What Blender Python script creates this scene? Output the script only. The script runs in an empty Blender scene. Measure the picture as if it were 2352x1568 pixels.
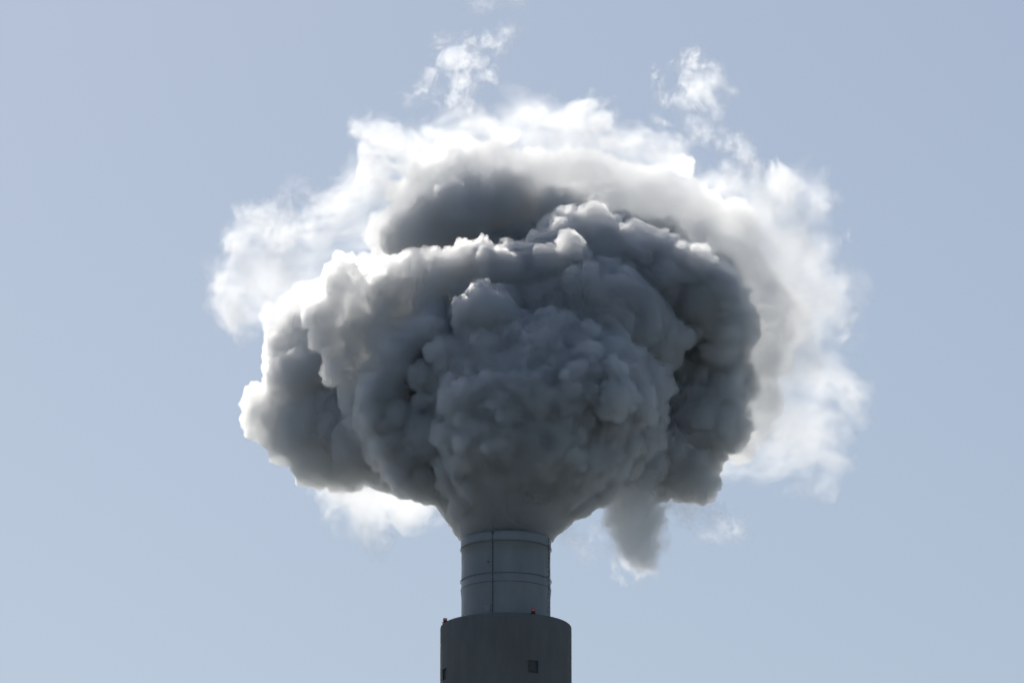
import bpy, bmesh, math, random, time
import numpy as np
from mathutils import Vector, Matrix

T0 = time.time()
SC = bpy.context.scene
COL = SC.collection
R = math.radians

# ------------------------------------------------------------------ camera
CAM_Y, CAM_Z, PITCH, LENS = -850.0, 2.0, 14.55, 266.0
cam_data = bpy.data.cameras.new('camera')
cam_data.lens = LENS
cam_data.sensor_width = 36.0
cam_data.clip_start = 1.0
cam_data.clip_end = 60000.0
cam = bpy.data.objects.new('camera', cam_data)
COL.objects.link(cam)
cam.location = (0.7, CAM_Y, CAM_Z)
cam.rotation_euler = (R(90 + PITCH), 0, 0)
SC.camera = cam

# ------------------------------------------------------------------ sky, sun, exposure
SUN_EL, SUN_AZ = 44.0, -19.4          # azimuth from the view direction, negative = left
world = bpy.data.worlds.new('World')
SC.world = world
world.use_nodes = True
wt = world.node_tree
bg = wt.nodes['Background']
sky = wt.nodes.new('ShaderNodeTexSky')
sky.sky_type = 'NISHITA'
sky.sun_disc = False
sky.sun_elevation = R(SUN_EL)
sky.sun_rotation = R(SUN_AZ)
sky.altitude = 0
sky.air_density = 1.0
sky.dust_density = 1.1
sky.ozone_density = 1.0
wt.links.new(sky.outputs['Color'], bg.inputs['Color'])
bg.inputs['Strength'].default_value = 0.09

sun_data = bpy.data.lights.new('sun', 'SUN')
sun_data.energy = 5.0
sun_data.angle = R(0.53)
sun_data.color = (1.0, 0.955, 0.88)
sun = bpy.data.objects.new('sun', sun_data)
COL.objects.link(sun)
to_sun = Vector((math.sin(R(SUN_AZ)) * math.cos(R(SUN_EL)), math.cos(R(SUN_AZ)) * math.cos(R(SUN_EL)), math.sin(R(SUN_EL))))
sun.rotation_euler = (-to_sun).to_track_quat('-Z', 'Y').to_euler()

SC.view_settings.view_transform = 'Standard'
SC.view_settings.look = 'None'
SC.view_settings.exposure = -0.25
SC.view_settings.gamma = 1.0
SC.view_settings.use_curve_mapping = False

cy = SC.cycles
cy.max_bounces = 40
cy.diffuse_bounces = 4
cy.glossy_bounces = 2
cy.transmission_bounces = 4
cy.volume_bounces = 20
cy.transparent_max_bounces = 96
cy.use_adaptive_sampling = True
cy.adaptive_threshold = 0.1
cy.adaptive_min_samples = 16
cy.use_denoising = True
cy.caustics_reflective = False
cy.caustics_refractive = False

# ------------------------------------------------------------------ helpers
FPX = 2352 * LENS / 36.0
_cp, _sp = math.cos(R(PITCH)), math.sin(R(PITCH))


def at(px, py, y=0.0):
    """The point on the plane Y = y seen at a spot of the photograph (2352 px wide)."""
    a, b = (px - 1176) / FPX, (784 - py) / FPX
    dy, dz = _cp - b * _sp, _sp + b * _cp
    t = (y - CAM_Y) / dy
    return Vector((0.7 + a * t, y, CAM_Z + dz * t))


M_PX = 850.0 / _cp / FPX               # metres per photo pixel at the chimney


def tag(o, label=None, cat=None, group=None, kind=None):
    for k, v in (('label', label), ('category', cat), ('group', group), ('kind', kind)):
        if v:
            o[k] = v
    return o


def empty(name, loc=(0, 0, 0), rz=0.0):
    o = bpy.data.objects.new(name, None)
    o.empty_display_size = 1
    COL.objects.link(o)
    o.location = loc
    o.rotation_euler.z = rz
    return o


def link(name, me, mat=None, parent=None):
    o = bpy.data.objects.new(name, me)
    COL.objects.link(o)
    if mat:
        me.materials.append(mat)
    o.parent = parent
    return o


def build(name, bm, mat, parent=None, smooth=False, sharp=35):
    bmesh.ops.recalc_face_normals(bm, faces=bm.faces)
    me = bpy.data.meshes.new(name)
    bm.to_mesh(me)
    bm.free()
    if smooth:
        me.shade_smooth()
        try:
            me.set_sharp_from_angle(angle=R(sharp))
        except Exception:
            pass
    return link(name, me, mat, parent)


def lathe(bm, prof, n=128, closed=False):
    """Revolve (radius, z) points round the Z axis."""
    rings = []
    for r, z in prof:
        rings.append([bm.verts.new((r * math.cos(2 * math.pi * k / n), r * math.sin(2 * math.pi * k / n), z)) for k in range(n)])
    m = len(prof)
    for i in range(m if closed else m - 1):
        a, b = rings[i], rings[(i + 1) % m]
        for k in range(n):
            bm.faces.new((a[k], a[(k + 1) % n], b[(k + 1) % n], b[k]))
    return rings


def box(bm, size, mat):
    ret = bmesh.ops.create_cube(bm, size=1.0, matrix=mat @ Matrix.Diagonal((*size, 1.0)))
    return ret['verts']


def radial(ang, r, z):
    """Frame at angle ang (0 = towards the camera, positive = to the right): X tangent, -Y outward."""
    return Matrix.Rotation(ang, 4, 'Z') @ Matrix.Translation((0, -r, z))


# ------------------------------------------------------------------ materials
def mat_new(name):
    m = bpy.data.materials.new(name)
    m.use_nodes = True
    nt = m.node_tree
    return m, nt, nt.nodes['Principled BSDF']


def mottled(name, col, var, scale, rough, stretch=(1, 1, 1), metallic=0.0, bump=0.0, bscale=3.0):
    m, nt, b = mat_new(name)
    tc = nt.nodes.new('ShaderNodeTexCoord')
    mp = nt.nodes.new('ShaderNodeMapping')
    mp.inputs['Scale'].default_value = stretch
    nz = nt.nodes.new('ShaderNodeTexNoise')
    nz.inputs['Scale'].default_value = scale
    nz.inputs['Detail'].default_value = 8
    nz.inputs['Roughness'].default_value = 0.62
    rp = nt.nodes.new('ShaderNodeValToRGB')
    rp.color_ramp.elements[0].position = 0.32
    rp.color_ramp.elements[1].position = 0.70
    rp.color_ramp.elements[0].color = (*[c * (1 - var) for c in col], 1)
    rp.color_ramp.elements[1].color = (*[min(1, c * (1 + var)) for c in col], 1)
    L = nt.links.new
    L(tc.outputs['Object'], mp.inputs['Vector'])
    L(mp.outputs['Vector'], nz.inputs['Vector'])
    L(nz.outputs['Fac'], rp.inputs['Fac'])
    L(rp.outputs['Color'], b.inputs['Base Color'])
    b.inputs['Roughness'].default_value = rough
    b.inputs['Metallic'].default_value = metallic
    if bump:
        n2 = nt.nodes.new('ShaderNodeTexNoise')
        n2.inputs['Scale'].default_value = bscale
        n2.inputs['Detail'].default_value = 6
        bp = nt.nodes.new('ShaderNodeBump')
        bp.inputs['Strength'].default_value = bump
        bp.inputs['Distance'].default_value = 0.03
        L(tc.outputs['Object'], n2.inputs['Vector'])
        L(n2.outputs['Fac'], bp.inputs['Height'])
        L(bp.outputs['Normal'], b.inputs['Normal'])
    return m


CONCRETE = mottled('concrete', (0.19, 0.187, 0.18), 0.16, 0.35, 0.85, (1, 1, 0.25), bump=0.25)
STEEL = mottled('flue_steel', (0.27, 0.285, 0.30), 0.10, 0.5, 0.45, (1, 1, 0.35), metallic=0.25)
DARK = mottled('dark_steel', (0.05, 0.052, 0.055), 0.2, 3.0, 0.5, metallic=0.4)
SEAM = mottled('seam_steel', (0.12, 0.125, 0.13), 0.2, 3.0, 0.5, metallic=0.4)
FRAME = mottled('frame_steel', (0.17, 0.18, 0.19), 0.15, 3.0, 0.4, metallic=0.4)
LOUVRE = mottled('louvre_steel', (0.13, 0.134, 0.138), 0.2, 2.0, 0.6)
GROUND = mottled('ground_grass', (0.09, 0.105, 0.11), 0.5, 0.02, 0.95)
REDGLASS, _nt, _b = mat_new('red_lamp_glass')
_b.inputs['Base Color'].default_value = (0.35, 0.03, 0.03, 1)
_b.inputs['Roughness'].default_value = 0.2
_b.inputs['Emission Color'].default_value = (1.0, 0.12, 0.14, 1)
_b.inputs['Emission Strength'].default_value = 0.3


def steam(name, density, aniso, film=0.0, colour=(1, 1, 1)):
    """Water droplets: an even scattering volume, with a faint added surface at its outside."""
    m, nt, b = mat_new(name)
    nt.nodes.remove(b)
    out = nt.nodes['Material Output']
    v = nt.nodes.new('ShaderNodeVolumeScatter')
    v.inputs['Color'].default_value = (*colour, 1)
    v.inputs['Density'].default_value = density
    v.inputs['Anisotropy'].default_value = aniso
    nt.links.new(v.outputs['Volume'], out.inputs['Volume'])
    t = nt.nodes.new('ShaderNodeBsdfTransparent')
    if film > 0:  # surface added only to give the body an outline
        d = nt.nodes.new('ShaderNodeBsdfDiffuse')
        d.inputs['Color'].default_value = (*[0.95 * c for c in colour], 1)
        tr = nt.nodes.new('ShaderNodeBsdfTranslucent')
        tr.inputs['Color'].default_value = (*[0.95 * c for c in colour], 1)
        a = nt.nodes.new('ShaderNodeMixShader')
        a.inputs[0].default_value = 0.5
        nt.links.new(d.outputs[0], a.inputs[1])
        nt.links.new(tr.outputs[0], a.inputs[2])
        x = nt.nodes.new('ShaderNodeMixShader')
        x.inputs[0].default_value = film
        nt.links.new(t.outputs[0], x.inputs[1])
        nt.links.new(a.outputs[0], x.inputs[2])
        nt.links.new(x.outputs[0], out.inputs['Surface'])
    return m


# ------------------------------------------------------------------ ground
bm = bmesh.new()
bmesh.ops.create_circle(bm, cap_ends=True, radius=30000, segments=96)
tag(build('ground', bm, GROUND), kind='structure')

# ------------------------------------------------------------------ chimney
Z_SHAFT = at(1161, 1437).z
Z_RIM = at(1163, 1240).z
RS, RF = 149.3 * M_PX, 101.8 * M_PX     # shaft and flue radii
chim = empty('power_station_chimney')
tag(chim, 'tall grey concrete chimney with a narrower steel flue pouring out steam', 'chimney')

# shaft with two real window openings
wins = [(R(24.3), at(1222, 1530, -6.8).z), (R(-68.6), at(1022, 1548, -2.7).z), (R(117), at(1222, 1530, -6.8).z)]
WW, WH = 1.30, 1.46
n = 144
angs = sorted([2 * math.pi * k / n - math.pi for k in range(n) if all(abs(2 * math.pi * k / n - math.pi - w[0]) > WW / 2 / RS + 0.012 for w in wins)]
              + [w[0] + s * WW / 2 / RS for w in wins for s in (-1, 1)])
lev = sorted([0, 60, 120, 160, 170] + [w[1] + s * WH / 2 for w in wins for s in (-1, 1)])
prof = []
for z in lev:
    if not prof or z - prof[-1][1] > 1e-4:
        prof.append((RS, z))
for a in range(0, 91, 15):
    prof.append((RS - 0.35 + 0.35 * math.cos(R(a)), Z_SHAFT - 0.35 + 0.35 * math.sin(R(a))))
prof.append((RF + 0.25, Z_SHAFT + 0.02))
bm = bmesh.new()
rings = [[bm.verts.new((r * math.sin(a), -r * math.cos(a), z)) for a in angs] for r, z in prof]
for i in range(len(prof) - 1):
    zc = (prof[i][1] + prof[i + 1][1]) / 2
    for k in range(len(angs)):
        k2 = (k + 1) % len(angs)
        ac = (angs[k] + angs[k2]) / 2 if k2 else math.pi
        if i < len(prof) - 9 and any(abs(ac - w[0]) < WW / 2 / RS and abs(zc - w[1]) < WH / 2 for w in wins):
            continue
        bm.faces.new((rings[i][k], rings[i][k2], rings[i + 1][k2], rings[i + 1][k]))
shaft = build('concrete_shaft', bm, CONCRETE, chim, True, 40)
for ang, z in wins:
    # reveal and frame
    bm = bmesh.new()
    d = 0.38
    for sx, sz, w, h in ((0, 1, WW, 0.07), (0, -1, WW, 0.07), (-1, 0, 0.07, WH), (1, 0, 0.07, WH)):
        x = sx * (WW / 2 + 0.025)
        drop = RS - math.sqrt(RS * RS - (WW / 2) ** 2)
        box(bm, (w + (0.12 if sz else 0), d, h), radial(ang, RS + 0.03 - d / 2 - (drop if sx else 0) * 0.5, z) @ Matrix.Translation((x, 0, sz * (WH / 2 + 0.025))))
    win = build('window', bm, FRAME, shaft)
    bm = bmesh.new()
    for k in range(12):
        box(bm, (WW + 0.02, 0.015, 0.15), radial(ang, RS - 0.22, z - WH / 2 + (k + 0.5) * WH / 12) @ Matrix.Rotation(R(28), 4, 'X'))
    box(bm, (WW + 0.04, 0.02, WH + 0.04), radial(ang, RS - 0.34, z))
    build('louvre', bm, LOUVRE, shaft)

# flue
zr1, zr2, zr3 = at(1163, 1263).z, at(1163, 1336).z, at(1163, 1356).z
bm = bmesh.new()
lathe(bm, [(RF - 0.02, Z_SHAFT - 1.0), (RF - 0.02, zr3 - 0.9), (RF + 0.05, zr3 - 0.35), (RF + 0.07, zr3 - 0.02), (RF + 0.01, zr3 + 0.02),
           (RF - 0.01, zr2), (RF - 0.03, (zr1 + zr2) / 2), (RF - 0.01, zr1 - 0.06), (RF + 0.02, zr1 - 0.03), (RF + 0.05, zr1 + 0.3), (RF + 0.06, Z_RIM - 0.3), (RF + 0.04, Z_RIM - 0.1),
           (RF - 0.03, Z_RIM - 0.02), (RF - 0.12, Z_RIM), (RF - 0.20, Z_RIM - 0.05), (RF - 0.22, Z_RIM - 0.4), (RF - 0.22, Z_SHAFT - 1.0)], 160, closed=True)
flue = build('steel_flue', bm, STEEL, chim, True, 50)


def hoop(z, r, th, hgt, lugs, name):
    bm = bmesh.new()
    lathe(bm, [(r - th / 2, z - hgt / 2), (r + th / 2, z - hgt / 2), (r + th / 2, z + hgt / 2), (r - th / 2, z + hgt / 2)], 160, closed=True)
    for k in range(lugs):
        box(bm, (0.06, 0.17, 0.07), radial(2 * math.pi * (k + 0.3) / lugs, r - 0.06, z))
    return build(name, bm, SEAM, flue)


hoop(zr1, RF + 0.125, 0.03, 0.035, 48, 'hoop')
hoop(zr2, RF + 0.125, 0.03, 0.035, 48, 'hoop')
bm = bmesh.new()
lathe(bm, [(RF + 0.0, zr3 - 0.03), (RF + 0.085, zr3 - 0.03), (RF + 0.085, zr3 + 0.03), (RF + 0.0, zr3 + 0.03)], 160, closed=True)
build('seam', bm, SEAM, flue)
for a in (-17.0, 71.0, 163.0, 251.0):
    bm = bmesh.new()
    z0, z1 = Z_SHAFT, Z_RIM - 0.25
    box(bm, (0.06, 0.05, z1 - z0), radial(R(a), RF + 0.11, (z0 + z1) / 2))
    k = 0
    z = z0 + 0.3
    while z < z1:
        box(bm, (0.12, 0.16, 0.09), radial(R(a), RF + 0.05, z))
        z += 0.52
    if a == -17.0:
        box(bm, (0.38, 0.12, 0.26), radial(R(a), RF + 0.09, Z_RIM - 0.22))
    build('conductor', bm, SEAM, flue)
bm = bmesh.new()
box(bm, (0.03, 0.03, 5.6), radial(R(-17), RF + 0.10, Z_RIM + 2.5))
build('lightning_rod', bm, SEAM, flue)
bm = bmesh.new()
box(bm, (0.75, 0.12, 1.3), radial(R(-24), RF + 0.02, Z_SHAFT + 0.75))
box(bm, (0.30, 0.10, 0.30), radial(R(-24), RF + 0.10, Z_SHAFT + 0.72))
build('hatch', bm, mottled('hatch_steel', (0.33, 0.345, 0.36), 0.12, 2.0, 0.5), flue)
bm = bmesh.new()
bmesh.ops.create_cone(bm, cap_ends=True, segments=20, radius1=0.11, radius2=0.09, depth=0.14, matrix=radial(R(-23), RF + 0.03, at(1120, 1288, -5).z) @ Matrix.Rotation(R(90), 4, 'X'))
build('vent_stub', bm, SEAM, flue)


def beacon(ang, r, z, label):
    p = (r * math.sin(ang), -r * math.cos(ang), z)
    root = empty('warning_light', p)
    tag(root, label, 'warning light', 'red warning lights on the chimney top')
    bm = bmesh.new()
    box(bm, (0.62, 0.36, 0.05), Matrix.Translation((-0.06, 0, 0.10)))
    lathe(bm, [(0.001, -0.2), (0.13, -0.2), (0.13, 0.12), (0.25, 0.125), (0.25, 0.16), (0.20, 0.165), (0.20, 0.28), (0.25, 0.285), (0.25, 0.36), (0.001, 0.36)], 28)
    build('base', bm, DARK, root, True, 30)
    bm = bmesh.new()
    lathe(bm, [(0.001, 0.362), (0.20, 0.362), (0.21, 0.45), (0.19, 0.545), (0.001, 0.55)], 28)
    build('lens', bm, REDGLASS, root, True, 40)
    bm = bmesh.new()
    lathe(bm, [(0.23, 0.53), (0.255, 0.54), (0.24, 0.60), (0.12, 0.63), (0.001, 0.635)], 28)
    for k in range(6):
        box(bm, (0.03, 0.03, 0.19), radial(2 * math.pi * (k + 0.5) / 6, 0.235, 0.445))
    build('cap', bm, DARK, root, True, 40)


beacon(math.asin((1023 - 1161) * M_PX / 7.1), 7.1, Z_SHAFT - 0.0, 'small red lamp on the left edge of the concrete chimney top, against the sky')
beacon(math.asin((1223 - 1161) * M_PX / 7.1), 7.1, Z_SHAFT - 0.0, 'small red lamp on the concrete chimney top, in front of the steel flue')
print('chimney', round(time.time() - T0, 1))

# ------------------------------------------------------------------ steam: density fields and their surfaces
rng = np.random.default_rng(7)


def noise_tile(n, power, seed, lo=1.5, hi=None):
    """Periodic n^3 block of fractal noise, unit variance."""
    r = np.random.default_rng(seed)
    a = np.fft.rfftn(r.standard_normal((n, n, n), dtype=np.float32))
    k = np.fft.fftfreq(n) * n
    kz = np.fft.rfftfreq(n) * n
    kk = np.sqrt(k[:, None, None] ** 2 + k[None, :, None] ** 2 + kz[None, None, :] ** 2)
    amp = np.where(kk >= lo, np.maximum(kk, 1e-3) ** (-power / 2), 0.0)
    if hi:
        amp *= np.exp(-(kk / hi) ** 2)
    f = np.fft.irfftn(a * amp, (n, n, n)).astype(np.float32)
    return f / f.std()


class Field:
    """A box of samples f[x, y, z]; positive inside the steam."""

    def __init__(s, lo, hi, vox):
        s.lo = np.array(lo, np.float32)
        s.vox = vox
        s.n = np.ceil((np.array(hi) - s.lo) / vox).astype(int) + 1
        s.f = np.full(s.n, -3.0, np.float32)
        s.ax = [s.lo[i] + vox * np.arange(s.n[i], dtype=np.float32) for i in range(3)]

    def blob(s, c, r, k=0.0, reach=1.5):
        """Union with an ellipsoid (smooth by k)."""
        c = np.asarray(c, np.float32)
        r = np.asarray(r, np.float32) * np.ones(3, np.float32)
        i0 = np.maximum(0, np.floor((c - r - reach - s.lo) / s.vox).astype(int))
        i1 = np.minimum(s.n, np.ceil((c + r + reach - s.lo) / s.vox).astype(int) + 1)
        if np.any(i1 <= i0):
            return
        X, Y, Z = [(s.ax[i][i0[i]:i1[i]] - c[i]) for i in range(3)]
        X, Y, Z = X[:, None, None], Y[None, :, None], Z[None, None, :]
        if r[0] == r[1] == r[2]:
            d = r[0] - np.sqrt(X * X + Y * Y + Z * Z)
        else:
            k0 = np.sqrt((X / r[0]) ** 2 + (Y / r[1]) ** 2 + (Z / r[2]) ** 2)
            k1 = np.sqrt((X / r[0] ** 2) ** 2 + (Y / r[1] ** 2) ** 2 + (Z / r[2] ** 2) ** 2)
            d = -k0 * (k0 - 1) / np.maximum(k1, 1e-4)
        v = s.f[i0[0]:i1[0], i0[1]:i1[1], i0[2]:i1[2]]
        if k > 0:
            h = np.maximum(k - np.abs(v - d), 0) / k
            np.maximum(v, d, out=v)
            v += h * h * k * 0.25
        else:
            np.maximum(v, d, out=v)

    def noise(s, tile, scale, off=0):
        """Sample a noise tile over the box, its voxel stretched to `scale` box voxels."""
        idx = []
        m = tile.shape[0]
        if scale == 1:
            ix = [(np.arange(s.n[i]) + off * (i + 1)) % m for i in range(3)]
            return tile[np.ix_(*ix)]
        out = tile
        for i in range(3):
            p = (np.arange(s.n[i]) / scale + off * (i + 1)) % m
            a = np.floor(p).astype(int)
            t = (p - a).astype(np.float32)
            t = t * t * (3 - 2 * t)
            sh = [1, 1, 1]
            sh[i] = -1
            t = t.reshape(sh)
            out = np.take(out, a % m, axis=i) * (1 - t) + np.take(out, (a + 1) % m, axis=i) * t
        return out

    def surface(s, iso):
        """Naive surface nets of f = iso: (verts, quads)."""
        f = s.f - iso
        f[0], f[-1], f[:, 0], f[:, -1], f[:, :, 0], f[:, :, -1] = -1, -1, -1, -1, -1, -1
        b = f > 0
        cnt = np.zeros(tuple(np.array(f.shape) - 1), np.uint8)
        for dx in (0, 1):
            for dy in (0, 1):
                for dz in (0, 1):
                    cnt += b[dx:f.shape[0] - 1 + dx, dy:f.shape[1] - 1 + dy, dz:f.shape[2] - 1 + dz]
        cells = np.argwhere((cnt > 0) & (cnt < 8))
        ids = np.full(cnt.shape, -1, np.int32)
        ids[tuple(cells.T)] = np.arange(len(cells), dtype=np.int32)
        acc = np.zeros((len(cells), 3), np.float32)
        num = np.zeros(len(cells), np.float32)
        corner = {}
        for c in np.ndindex(2, 2, 2):
            corner[c] = f[cells[:, 0] + c[0], cells[:, 1] + c[1], cells[:, 2] + c[2]]
        for axis in range(3):
            for c in np.ndindex(2, 2, 2):
                if c[axis]:
                    continue
                c2 = tuple(1 if i == axis else c[i] for i in range(3))
                a, e = corner[c], corner[c2]
                m = (a > 0) != (e > 0)
                t = np.where(m, a / np.where(m, a - e, 1), 0)
                p = np.repeat(np.array([c], np.float32), len(cells), 0)
                p[:, axis] = t
                acc += p * m[:, None]
                num += m
        v = (cells + acc / num[:, None]) * s.vox + s.lo
        quads = []
        for axis in range(3):
            u, w = (axis + 1) % 3, (axis + 2) % 3
            sl0 = [slice(None)] * 3
            sl1 = [slice(None)] * 3
            sl0[axis] = slice(0, -1)
            sl1[axis] = slice(1, None)
            e = np.argwhere(b[tuple(sl0)] != b[tuple(sl1)])
            q = []
            for du, dw in ((-1, -1), (0, -1), (0, 0), (-1, 0)):
                p = e.copy()
                p[:, u] += du
                p[:, w] += dw
                q.append(ids[p[:, 0], p[:, 1], p[:, 2]])
            q = np.stack(q, 1)
            flip = ~b[tuple(e.T)]
            q[flip] = q[flip][:, ::-1]
            quads.append(q)
        return v.astype(np.float32), np.concatenate(quads)


def mesh_obj(name, v, q, mat, parent):
    me = bpy.data.meshes.new(name)
    me.vertices.add(len(v))
    me.vertices.foreach_set('co', v.ravel())
    me.loops.add(q.size)
    me.loops.foreach_set('vertex_index', q.ravel().astype(np.int32))
    me.polygons.add(len(q))
    me.polygons.foreach_set('loop_start', np.arange(0, q.size, 4, dtype=np.int32))
    me.update(calc_edges=True)
    me.validate()
    me.shade_smooth()
    print(name, len(q), round(time.time() - T0, 1))
    return link(name, me, mat, parent)


VOX = 0.14
TILE = noise_tile(192, 3.7, 3)
TILE2 = noise_tile(192, 3.0, 5, lo=3)

# each: photo x, y, depth in metres (positive = behind the chimney), radii in photo px (across, up, deep)
CORE = []
for py, r, px in ((1300, 93, 1163), (1270, 94, 1163), (1245, 96, 1163), (1220, 99, 1163), (1195, 110, 1164), (1165, 125, 1164), (1130, 143, 1166), (1090, 168, 1172), (1040, 195, 1185), (990, 225, 1200)):
    CORE.append((px, py, 0, r, r, r))
CORE += [
    # first dome, straight over the flue
    (1235, 895, -1, 285, 200, 150), (1405, 1008, 1, 86, 72, 90), (1338, 1062, 1, 44, 40, 44), (1445, 930, 1, 85, 110, 90), (1000, 1090, 1, 48, 50, 60), (985, 1010, 0, 55, 60, 70),
    (1120, 735, 0, 95, 45, 70), (1330, 745, 0, 120, 40, 70),
    # second dome
    (1280, 755, 4, 300, 160, 130), 
    (1500, 670, 7, 90, 75, 70), (1600, 690, 8, 65, 70, 65), (1650, 740, 10, 60, 70, 65), (1350, 640, 8, 110, 40, 60),
    # third dome, behind
    (1290, 740, 20, 380, 210, 110), (1040, 505, 20, 70, 72, 70), (1175, 480, 20, 62, 52, 70), (1275, 525, 20, 68, 58, 70), (960, 565, 20, 62, 58, 70), (1105, 490, 20, 50, 48, 60),
    (1420, 575, 20, 70, 58, 70), (1520, 575, 20, 60, 45, 65), (1615, 660, 20, 70, 76, 75), (1670, 760, 17, 55, 80, 75),
    (1330, 575, 12, 90, 50, 110), (1440, 610, 12, 80, 50, 110), (1530, 620, 12, 60, 50, 90),
    # dark mass behind on the right and its drooping finger
    (1590, 840, 16, 140, 160, 100), (1560, 960, 15, 140, 140, 100), (1540, 1060, 14, 85, 70, 80), (1450, 1068, 10, 74, 50, 70), (1620, 900, 16, 62, 90, 80), (1590, 1085, 14, 42, 42, 50),
    (1400, 1062, 15, 70, 40, 80), (1470, 1082, 14, 50, 34, 60),
    # dark mass behind on the left
    (745, 870, 20, 120, 120, 105), (695, 790, 21, 72, 70, 80), (805, 975, 19, 120, 110, 100), (885, 1040, 16, 100, 76, 90), (955, 1080, 13, 62, 42, 60), (626, 945, 21, 42, 36, 40), (606, 930, 21, 24, 22, 26), (612, 965, 21, 26, 22, 26),
    (665, 960, 21, 40, 36, 50), (735, 1050, 19, 60, 50, 60), (700, 1000, 19, 50, 46, 60), (780, 1085, 19, 60, 40, 50),
]


# small lobes on the sunlit left side: the ragged edge of the first dome, then ridges a little farther back
LOBES = [
    (990, 765, 0, 45, 40, 50), (955, 785, 0, 34, 34, 40), (930, 810, 0, 32, 32, 40), (918, 845, 0, 36, 38, 40), (902, 880, 0, 28, 28, 30), (886, 905, 0, 36, 32, 30), (874, 942, 0, 30, 28, 28),
    (915, 960, 0, 40, 45, 45), (915, 1010, 0, 36, 34, 36), (940, 1055, 0, 36, 36, 36), (975, 1095, 0, 32, 32, 34), (1004, 1112, 0, 28, 28, 30), (1038, 1136, 0, 18, 18, 24), (1298, 1138, 0, 20, 20, 24),
    (885, 806, 3, 22, 24, 20), (872, 840, 3, 22, 34, 22), (856, 875, 3, 18, 26, 18), (842, 915, 3.5, 16, 20, 16), (905, 830, 3, 40, 60, 24),
    (872, 770, 4, 30, 32, 24), (900, 730, 4, 34, 46, 28), (880, 690, 5, 24, 34, 22), (886, 655, 5, 22, 22, 20), (925, 690, 4, 50, 60, 30), (930, 625, 5, 40, 30, 24), (968, 645, 4, 30, 28, 24),
    (842, 770, 5.5, 30, 34, 22), (815, 765, 5.5, 14, 22, 14), (828, 812, 5.5, 24, 30, 20), (838, 850, 5, 20, 24, 18), (826, 885, 5, 14, 20, 14), (855, 815, 5.5, 30, 50, 20),
    (798, 625, 8, 20, 26, 20), (788, 655, 8, 24, 26, 20), (768, 685, 8, 26, 26, 20), (755, 718, 8, 20, 26, 18), (770, 752, 7.5, 22, 24, 18), (785, 788, 7, 20, 24, 18), (796, 826, 7, 16, 20, 16), (812, 856, 6.5, 18, 22, 16),
    (812, 690, 8, 34, 44, 22), (835, 725, 7.5, 34, 40, 22), (800, 735, 8, 30, 40, 20), (855, 690, 7, 30, 36, 22), (850, 650, 8, 26, 24, 18),
    (850, 955, 7, 24, 32, 18), (868, 1000, 6, 22, 28, 18), (838, 930, 8, 14, 18, 14), (880, 1025, 5, 20, 20, 18), (895, 930, 4, 40, 70, 24), (962, 830, 2, 40, 55, 40), (945, 890, 3, 60, 70, 40), (940, 830, 3, 50, 60, 40),
    (1050, 612, 4.5, 52, 46, 45), (1110, 604, 4.5, 46, 38, 40), (1165, 600, 4.5, 40, 36, 36), (1200, 582, 4.5, 22, 22, 22), (1020, 640, 4, 40, 40, 40), (985, 665, 4, 36, 34, 36),
    (1575, 610, 6, 46, 40, 36), (1530, 630, 6, 40, 34, 36), (1630, 640, 8, 34, 30, 30),
]


def prims(L):
    out = []
    for px, py, d, a, b, c in L:
        out.append((np.array(at(px, py, d)), np.array((a, c, b)) * M_PX))
    return out


plume = empty('steam_plume', (0, 0, Z_RIM))
tag(plume, 'huge mushroom shaped plume of white and dark grey steam billowing from the steel flue', 'steam plume')


def local(v):
    return v - np.array((0, 0, Z_RIM), np.float32)


def puffs(F, rad, spread, sink, seed, calm, space=1.6):
    """Cover the present surface with smaller round puffs (cauliflower); they are smaller near the flue mouth."""
    r = np.random.default_rng(seed)
    v, q = F.surface(0.0)
    v = v[v[:, 2] > Z_RIM + 0.25]
    r.shuffle(v)
    sc = np.clip(0.2 + 0.8 * (v[:, 2] - Z_RIM) / 8.0, 0.2, 1.0)
    sc = 2.0 ** (np.round(np.log2(sc) * 4) / 4)
    key = np.column_stack([np.floor(v / (rad * space * sc)[:, None]).astype(np.int64), (sc * 1000).astype(np.int64)])
    _, first = np.unique(key, axis=0, return_index=True)
    v, sc = v[first], sc[first]
    i = np.clip(np.round((v - F.lo) / F.vox).astype(int), 3, F.n - 4)
    e = np.eye(3, dtype=int) * 3
    g = np.stack([F.f[tuple((i + e[k]).T)] - F.f[tuple((i - e[k]).T)] for k in range(3)], 1)
    g /= np.linalg.norm(g, axis=1, keepdims=True) + 1e-6      # points inward
    # fewer puffs towards the camera: the shaded side's soft look is shaped in
    facing = np.clip(g[:, 1] - 0.35 * g[:, 0], 0, 1)
    keep = (r.random(len(v)) > calm * np.minimum(1, facing * (4 if calm == 1 else 2.6))) & np.isfinite(facing)
    v, sc, g = v[keep], sc[keep], g[keep]
    rr = rad * sc * (1 - spread + 2 * spread * r.random(len(v)))
    c = v + g * (rr * sink)[:, None]
    for p, a in zip(c, rr):
        F.blob(p, a, 0.06 * a, reach=0.5)
    print('puffs', rad, len(c), round(time.time() - T0, 1))


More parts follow.
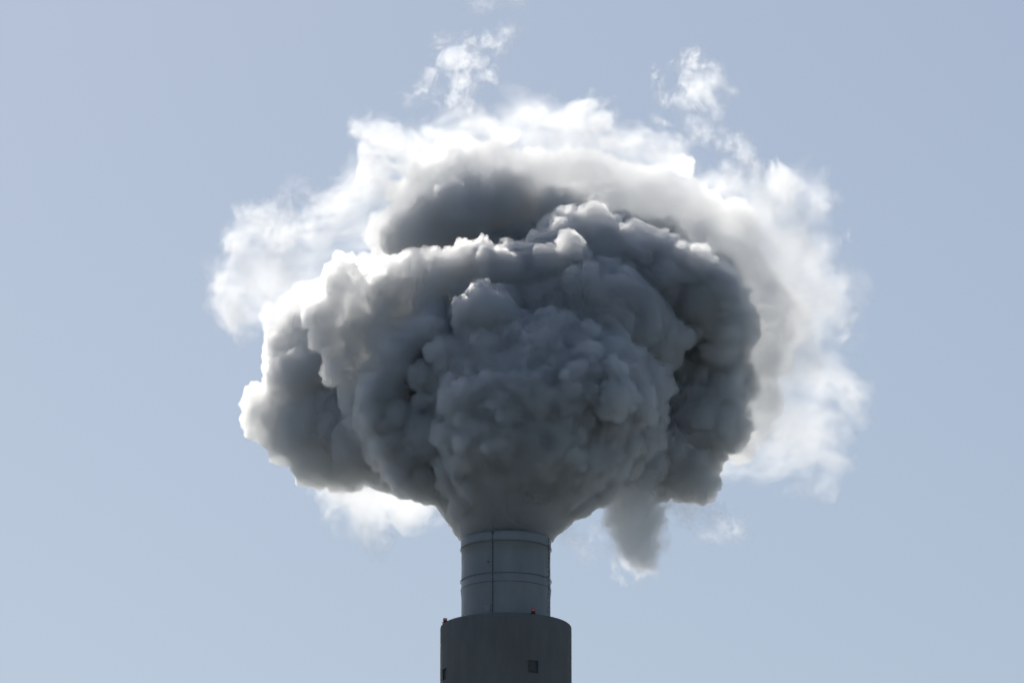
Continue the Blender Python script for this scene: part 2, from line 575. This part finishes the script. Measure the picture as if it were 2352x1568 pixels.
def billow(name, parents, lobes, vox, sig, aniso, seed, levels, offset, mouth=False):
    P, Q = prims(parents), prims(lobes)
    lo = np.min([c - r for c, r in P + Q], 0) - 4.5
    hi = np.max([c + r for c, r in P + Q], 0) + 4.5
    F = Field(lo, hi, vox)
    for c, r in P:
        F.blob(c, r, 2.2 if r[0] > 13 else 0.3 if mouth else 1.4, reach=3.0)
    up = np.clip((F.ax[2] - Z_RIM) / 8.0, 0.03, 1.0)[None, None, :] if mouth else 1.0
    F.f += ((0.7 if mouth else 1.0 if sig < 1 else 0.5) * F.noise(TILE, 3.0, seed) - offset) * up
    first = True
    for rad, spread, sink, calm, space in levels:
        if rad < 1.5 and first:
            first = False
            for c, r in Q:
                F.blob(c, r, 0.25, reach=1.0)
        puffs(F, rad, spread, sink, seed + int(rad * 100), calm, space)
    F.f += 0.04 * F.noise(TILE2, 1.0, 5)
    if mouth:      # inside the flue the steam stays clear of the steel
        rr = np.sqrt(F.ax[0][:, None] ** 2 + F.ax[1][None, :] ** 2)
        low = F.ax[2] < Z_RIM + 0.1
        F.f[:, :, low] = np.minimum(F.f[:, :, low], ((RF - 0.30) - rr)[:, :, None])
    v, q = F.surface(0.0)
    mesh_obj(name, local(v), q, steam(name + '_steam', sig, aniso, 0.015), plume)


FRONT = [p for p in CORE if p[2] < 10]
BACK = [p for p in CORE if p[2] >= 10]
billow('billow', FRONT, [p for p in LOBES if p[2] < 3], 0.14, 4.0, 0.85, 11,
       ((2.2, 0.5, 0.85, 0.9999, 1.7), (0.75, 0.5, 0.3, 1, 2.0), (0.95, 0.4, 0.35, 0.9999, 1.7), (0.50, 0.4, 0.2, 0.9999, 1.6), (0.28, 0.35, 0.1, 0.9999, 1.6)), 0.75, True)
# a cascade of little loose puffs down the sunlit left flank
CASCADE = []
_r = random.Random(4)
for line, d0, d1, cnt in (([(1000, 722), (940, 752), (895, 815), (872, 880), (858, 940), (875, 990), (905, 1050), (960, 1110)], 1.5, 3.0, 70),
                          ([(905, 640), (905, 720), (880, 780), (858, 840), (840, 905)], 4.0, 5.5, 46),
                          ([(800, 612), (765, 680), (742, 720), (755, 765), (778, 820), (808, 875), (838, 925), (850, 980), (885, 1035)], 6.0, 9.0, 80),
                          ([(1000, 600), (960, 610), (930, 640), (880, 650)], 5.0, 7.0, 26)):
    for i in range(cnt):
        t = (i + _r.random()) / cnt * (len(line) - 1)
        j = min(int(t), len(line) - 2)
        f = t - j
        a = 6 + 13 * _r.random() ** 1.6
        CASCADE.append((line[j][0] * (1 - f) + line[j + 1][0] * f + _r.uniform(-16, 14), line[j][1] * (1 - f) + line[j + 1][1] * f + _r.uniform(-14, 14), _r.uniform(d0, d1), a, a * _r.uniform(0.9, 1.5), a))
billow('ridge', [], CASCADE + [(a, b, d, 0.84 * e, 0.84 * f, 0.6 * g) for a, b, d, e, f, g in LOBES if d >= 3], 0.12, 2.7, 0.86, 12, ((0.8, 0.5, 0.0, 0.4, 1.9), (0.45, 0.5, -0.2, 0.4, 1.9), (0.25, 0.4, -0.1, 0.5, 1.9)), 0.0)
BRIGHT = [
    (1230, 430, 22, 60, 44, 50), (1300, 455, 22, 60, 46, 50), (1380, 480, 22, 64, 50, 50), (1455, 500, 22, 60, 46, 50), (1530, 510, 22, 60, 44, 50), (1600, 540, 22, 58, 46, 50), (1660, 575, 21, 52, 44, 46), (1705, 620, 21, 46, 48, 46),
    (1730, 690, 20, 40, 50, 44), (1742, 770, 20, 34, 48, 40), (1735, 850, 19, 30, 46, 36), (1722, 930, 19, 30, 44, 34), (1705, 1000, 18, 26, 36, 30), (1320, 420, 23, 44, 34, 40), (1480, 455, 23, 50, 34, 40), (1580, 490, 23, 44, 34, 40), (1120, 415, 22, 50, 34, 40), (1040, 435, 22, 50, 34, 40),
    (960, 480, 22, 54, 44, 46), (900, 540, 22, 52, 46, 46), (850, 590, 22, 44, 42, 40), (745, 700, 24, 40, 36, 40), (700, 715, 24, 36, 32, 36), (655, 745, 24, 30, 34, 34), (1690, 520, 22, 40, 34, 36), (1770, 700, 20, 30, 44, 34),
]
billow('bright_billow', BRIGHT, [], 0.15, 0.7, 0.75, 19, ((0.95, 0.5, 0.1, 0.2, 1.7), (0.50, 0.5, 0.1, 0.3, 1.6), (0.28, 0.4, 0.1, 0.4, 1.6)), 0.3)
billow('crest', [p for p in BACK if p[1] < 600], [], 0.14, 2.2, 0.83, 17, ((1.9, 0.5, 0.3, 0.2, 1.8), (0.95, 0.5, 0.1, 0.3, 1.8), (0.50, 0.5, 0.05, 0.4, 1.7), (0.28, 0.4, 0.0, 0.5, 1.7)), 0.8)
billow('shaded_billow', [p for p in BACK if p[1] >= 600 and p[0] >= 1000], [], 0.16, 3.0, 0.82, 13, ((1.9, 0.4, 0.45, 0.5, 1.7), (0.95, 0.4, 0.25, 0.7, 1.7), (0.50, 0.4, 0.15, 0.7, 1.6), (0.3, 0.4, 0.1, 0.8, 1.6)), 0.75)
billow('flank_billow', [p for p in BACK if p[1] >= 600 and p[0] < 1000], [], 0.15, 2.1, 0.82, 23, ((1.9, 0.4, 0.45, 0.5, 1.7), (0.95, 0.4, 0.25, 0.7, 1.7), (0.50, 0.4, 0.15, 0.7, 1.6), (0.3, 0.4, 0.1, 0.8, 1.6)), 0.75)

# ------------------------------------------------------------------ thin sunlit veil behind, and torn-off wisps
WARP = [noise_tile(96, 4.2, 40 + i, lo=1.2, hi=14) for i in range(3)]


def gather(tile, P):
    m = tile.shape[0]
    A = [np.floor(p).astype(np.int32) for p in P]
    T = [(p - a).astype(np.float32) for p, a in zip(P, A)]
    out = 0
    for c in np.ndindex(2, 2, 2):
        w = 1
        for i in range(3):
            w = w * (T[i] if c[i] else 1 - T[i])
        out = out + w * tile[(A[0] + c[0]) % m, (A[1] + c[1]) % m, (A[2] + c[2]) % m]
    return out


def torn_set(F, layers, amp, wcell, off):
    """Noises dragged about by a slower noise: streaks and filaments. layers = (tile, metres per tile voxel, share of the drag, gain, ridged?)."""
    out = np.zeros(F.n, np.float32)
    for i in range(0, F.n[0], 32):
        sl = slice(i, min(i + 32, F.n[0]))
        X, Y, Z = np.meshgrid(F.ax[0][sl], F.ax[1], F.ax[2], indexing='ij')
        near = F.f[sl] > -5.0
        X, Y, Z = X[near], Y[near], Z[near]
        wp = [(X + off) / wcell, (Y + off * 2) / wcell, (Z + off * 3) / wcell]
        w = [amp * gather(WARP[k], wp) for k in range(3)]
        acc = 0
        for j, (tile, cell, drag, gain, ridged) in enumerate(layers):
            nz = gather(tile, [(X + drag * w[0] + off + 7 * j) / cell, (Y + drag * w[1]) / cell, (Z + drag * w[2]) / cell])
            acc = acc + gain * (0.55 - np.abs(nz) if ridged else nz)
        o = out[sl]
        o[near] = acc
    return out


def cloud(name, L, vox, shift, namp, cell, amp, levels, parent, base, k=1.5, reach=4.0, off=0.0, aniso=0.7, ridge=0.0, w=0.45):
    P = prims(L)
    pad = 3.5
    lo = np.min([c - r for c, r in P], 0) - pad
    hi = np.max([c + r for c, r in P], 0) + pad
    V = Field(lo, hi, vox)
    V.f[:] = -6
    for c, r in P:
        V.blob(c, r, k, reach=reach)
    layers = [(TILE, cell, 1.0, namp, False), (TILE2, cell * 0.6, 0.5, 0.45 * namp, False)]
    if ridge:
        layers.append((TILE, cell * 0.8, 1.3, ridge, True))
    V.f += shift + torn_set(V, layers, amp, w, off)
    for iso, den in levels:
        v, q = V.surface(iso)
        if len(q):
            mesh_obj(name, v - np.array(base, np.float32), q, steam(name + '_steam', den, aniso, 0.01 if iso == levels[0][0] else 0), parent)


VEIL = [
    (560, 610, 25, 50, 55, 60), (610, 650, 25, 95, 90, 90), (560, 690, 25, 40, 50, 50), (690, 650, 25, 80, 110, 90), (740, 570, 25, 85, 75, 90), (820, 520, 25, 95, 90, 100), (700, 740, 24, 70, 70, 80),
    (880, 430, 25, 90, 80, 100), (970, 390, 25, 100, 80, 100), (1080, 350, 25, 110, 90, 100), (1190, 340, 25, 110, 90, 100), (1310, 340, 25, 110, 85, 100), (1400, 390, 25, 90, 70, 90),
    (1050, 440, 26, 130, 90, 110), (1250, 440, 26, 150, 90, 110), (1470, 440, 25, 110, 80, 100), (1570, 450, 25, 100, 75, 100), (1660, 480, 25, 90, 75, 100), (1600, 540, 25, 130, 90, 110),
    (1740, 500, 25, 70, 80, 90), (1820, 480, 24, 60, 65, 70), (1870, 480, 24, 42, 38, 45), (1780, 600, 24, 110, 110, 110), (1860, 600, 24, 70, 90, 80), (1830, 720, 23, 105, 110, 100),
    (1900, 690, 23, 42, 70, 60), (1790, 830, 23, 90, 100, 90), (1870, 850, 22, 80, 100, 80), (1930, 880, 22, 34, 55, 50), (1800, 960, 22, 90, 90, 80), (1870, 990, 22, 70, 80, 70), (1760, 1030, 22, 60, 40, 50),
    (1900, 1055, 22, 42, 30, 36), (1670, 1010, 21, 50, 40, 50), (1830, 1070, 22, 34, 24, 30),
]
VEIL = [(a, b, c - 2, d, e, f * (1.15 if a > 1720 else 0.75)) for a, b, c, d, e, f in VEIL]
cloud('veil', VEIL, 0.2, 0.1, 1.3, 0.30, 1.8, ((-0.8, 0.02), (0.3, 0.038), (1.4, 0.08)), plume, (0, 0, Z_RIM), off=13.0, ridge=0.4, aniso=0.6)
TAIL = [(1452, 1150, 8, 44, 32, 44), (1456, 1190, 7, 58, 52, 55), (1458, 1235, 7, 54, 48, 50), (1465, 1272, 7, 46, 34, 40), (1500, 1265, 7, 30, 24, 26), (1430, 1265, 7, 26, 24, 30), (1470, 1300, 7, 26, 12, 20)]
cloud('tail', TAIL, 0.14, 0.35, 0.85, 0.2, 1.2, ((-0.5, 0.12), (0.2, 0.3), (0.9, 0.5)), plume, (0, 0, Z_RIM), off=41.0, k=1.0, w=0.2)
SKIRT = [(880, 1160, 24, 80, 50, 60), (850, 1185, 24, 46, 38, 44), (940, 1165, 24, 60, 48, 56), (905, 1195, 24, 60, 34, 44), (990, 1140, 24, 40, 30, 40), (735, 1095, 24, 48, 40, 44), (770, 1115, 24, 40, 28, 36), (830, 1130, 24, 50, 36, 46), (715, 1075, 24, 24, 30, 28)]
cloud('skirt', SKIRT, 0.14, 0.35, 0.75, 0.22, 1.2, ((-0.4, 0.05), (0.2, 0.10), (0.9, 0.15)), plume, (0, 0, Z_RIM), off=59.0, k=1.0, w=0.25)
FRINGE = [
    (700, 500, 26, 40, 30, 34), (600, 520, 26, 36, 24, 30), (760, 470, 26, 36, 28, 30), (960, 350, 26, 60, 30, 40), (1560, 330, 26, 40, 22, 30), (1480, 300, 26, 30, 18, 24),
    (1110, 280, 26, 60, 34, 50), (1190, 265, 26, 60, 36, 50), (1260, 280, 26, 60, 34, 50), (1330, 260, 26, 50, 34, 50), (1390, 280, 26, 34, 40, 40), (1440, 330, 26, 60, 34, 50), (1500, 330, 26, 34, 30, 36),
    (1020, 310, 26, 60, 36, 50), (860, 300, 26, 42, 26, 36), (890, 325, 26, 34, 24, 36), (832, 335, 26, 20, 34, 30), (930, 340, 26, 60, 34, 50), (800, 440, 26, 34, 26, 34), (850, 400, 26, 40, 34, 40),
    (1540, 370, 26, 60, 34, 50), (1650, 420, 26, 50, 30, 40), (1800, 420, 25, 36, 36, 40), (1900, 465, 25, 26, 20, 26), (1930, 560, 24, 16, 34, 24), (1935, 640, 24, 20, 44, 34), (1945, 760, 23, 20, 50, 34),
    (1955, 900, 23, 22, 40, 34), (1940, 1060, 22, 22, 14, 22), (540, 560, 26, 36, 30, 34), (525, 680, 26, 26, 50, 40), (545, 735, 26, 18, 20, 26), (640, 545, 26, 50, 30, 40), (1640, 1085, 20, 20, 26, 24),
]
cloud('fringe', FRINGE, 0.14, -0.15, 0.7, 0.22, 1.5, ((-0.45, 0.04), (0.0, 0.07), (0.5, 0.14)), plume, (0, 0, Z_RIM), off=29.0, ridge=0.7, w=0.22, aniso=0.6)

WISPS = [
    ('thin white wisp of steam high above the plume, left of its middle', 51.0, -0.35, 1.0,
     [(1165, 75, 27, 20, 14, 20), (1130, 100, 27, 30, 20, 25), (1080, 105, 27, 34, 22, 25), (1020, 90, 27, 24, 16, 20), (1040, 135, 27, 46, 30, 34), (1090, 140, 27, 34, 22, 28), (1000, 165, 27, 26, 22, 22),
      (1060, 190, 27, 38, 28, 30), (980, 210, 27, 28, 18, 22), (950, 215, 27, 20, 12, 16), (938, 234, 27, 8, 10, 9), (1000, 238, 27, 16, 20, 18), (1040, 220, 27, 24, 30, 24), (1075, 245, 27, 16, 22, 18), (1125, 180, 27, 18, 12, 14)]),
    ('ragged white wisp of steam high above the right side of the plume', 67.0, -0.25, 1.0,
     [(1600, 205, 26, 48, 46, 40), (1640, 185, 26, 24, 36, 28), (1590, 150, 26, 26, 24, 24), (1620, 235, 26, 26, 22, 24), (1560, 230, 26, 30, 20, 24), (1516, 205, 26, 10, 26, 16), (1535, 225, 26, 18, 14, 16), (1598, 122, 26, 10, 9, 9), (1672, 208, 26, 18, 9, 12), (1645, 255, 26, 12, 16, 12)]),
    ('curved white streak of steam joining the upper right edge of the plume', 83.0, -0.2, 1.0,
     [(1610, 300, 26, 28, 20, 22), (1640, 315, 26, 30, 20, 22), (1675, 328, 26, 28, 18, 22), (1705, 350, 26, 24, 20, 20), (1725, 372, 26, 18, 20, 18), (1738, 398, 25, 14, 22, 18), (1590, 280, 26, 16, 14, 14)]),
    ('small pale puff of steam beside the upper left edge of the plume', 97.0, -0.25, 0.6, [(630, 488, 26, 32, 24, 26), (645, 510, 26, 22, 24, 22), (612, 500, 26, 20, 24, 20), (650, 475, 26, 16, 12, 14)]),
    ('tiny faint shred of steam at the left, above the small pale puff', 101.0, -0.2, 0.35, [(684, 425, 26, 18, 12, 12), (665, 445, 26, 14, 14, 12), (700, 440, 26, 12, 12, 12)]),
    ('faint grey wisp of steam low on the right, beyond the drooping finger of the plume', 113.0, -0.15, 0.7,
     [(1560, 1162, 13, 26, 22, 22), (1592, 1160, 13, 24, 20, 20), (1625, 1182, 13, 24, 16, 18), (1660, 1203, 13, 26, 20, 20), (1690, 1216, 13, 16, 22, 16), (1575, 1185, 13, 16, 16, 14), (1640, 1225, 13, 30, 14, 16)]),
    ('faint grey streak of steam just right of the steel flue', 127.0, -0.12, 0.5, [(1300, 1205, 6, 16, 14, 12), (1318, 1240, 6, 14, 18, 12), (1345, 1275, 6, 16, 12, 12)]),
    ('little pale shred of steam hanging below the left part of the plume', 139.0, -0.15, 0.5, [(842, 1222, 16, 14, 18, 12), (872, 1265, 16, 14, 14, 12), (880, 1240, 16, 14, 14, 12)]),
    ('tiny white shred of steam cut by the top of the picture', 151.0, -0.05, 0.5, [(1183, 0, 27, 14, 8, 10), (1108, 14, 27, 14, 5, 8)]),
]
for label, off, shift, dens, L in WISPS:
    c = np.mean([np.array(at(*p[:3])) for p in L], 0)
    root = empty('steam_wisp', tuple(c))
    tag(root, label, 'steam wisp', 'wisps of steam torn off the plume')
    cloud('wisp', L, 0.09, shift + 0.12, 0.42, 0.10, 1.3, ((-0.4, 0.04 * dens), (0.0, 0.08 * dens), (0.35, 0.16 * dens)), root, tuple(c), k=0.8, reach=2.0, off=off, ridge=1.0, w=0.12)
print('done', round(time.time() - T0, 1))
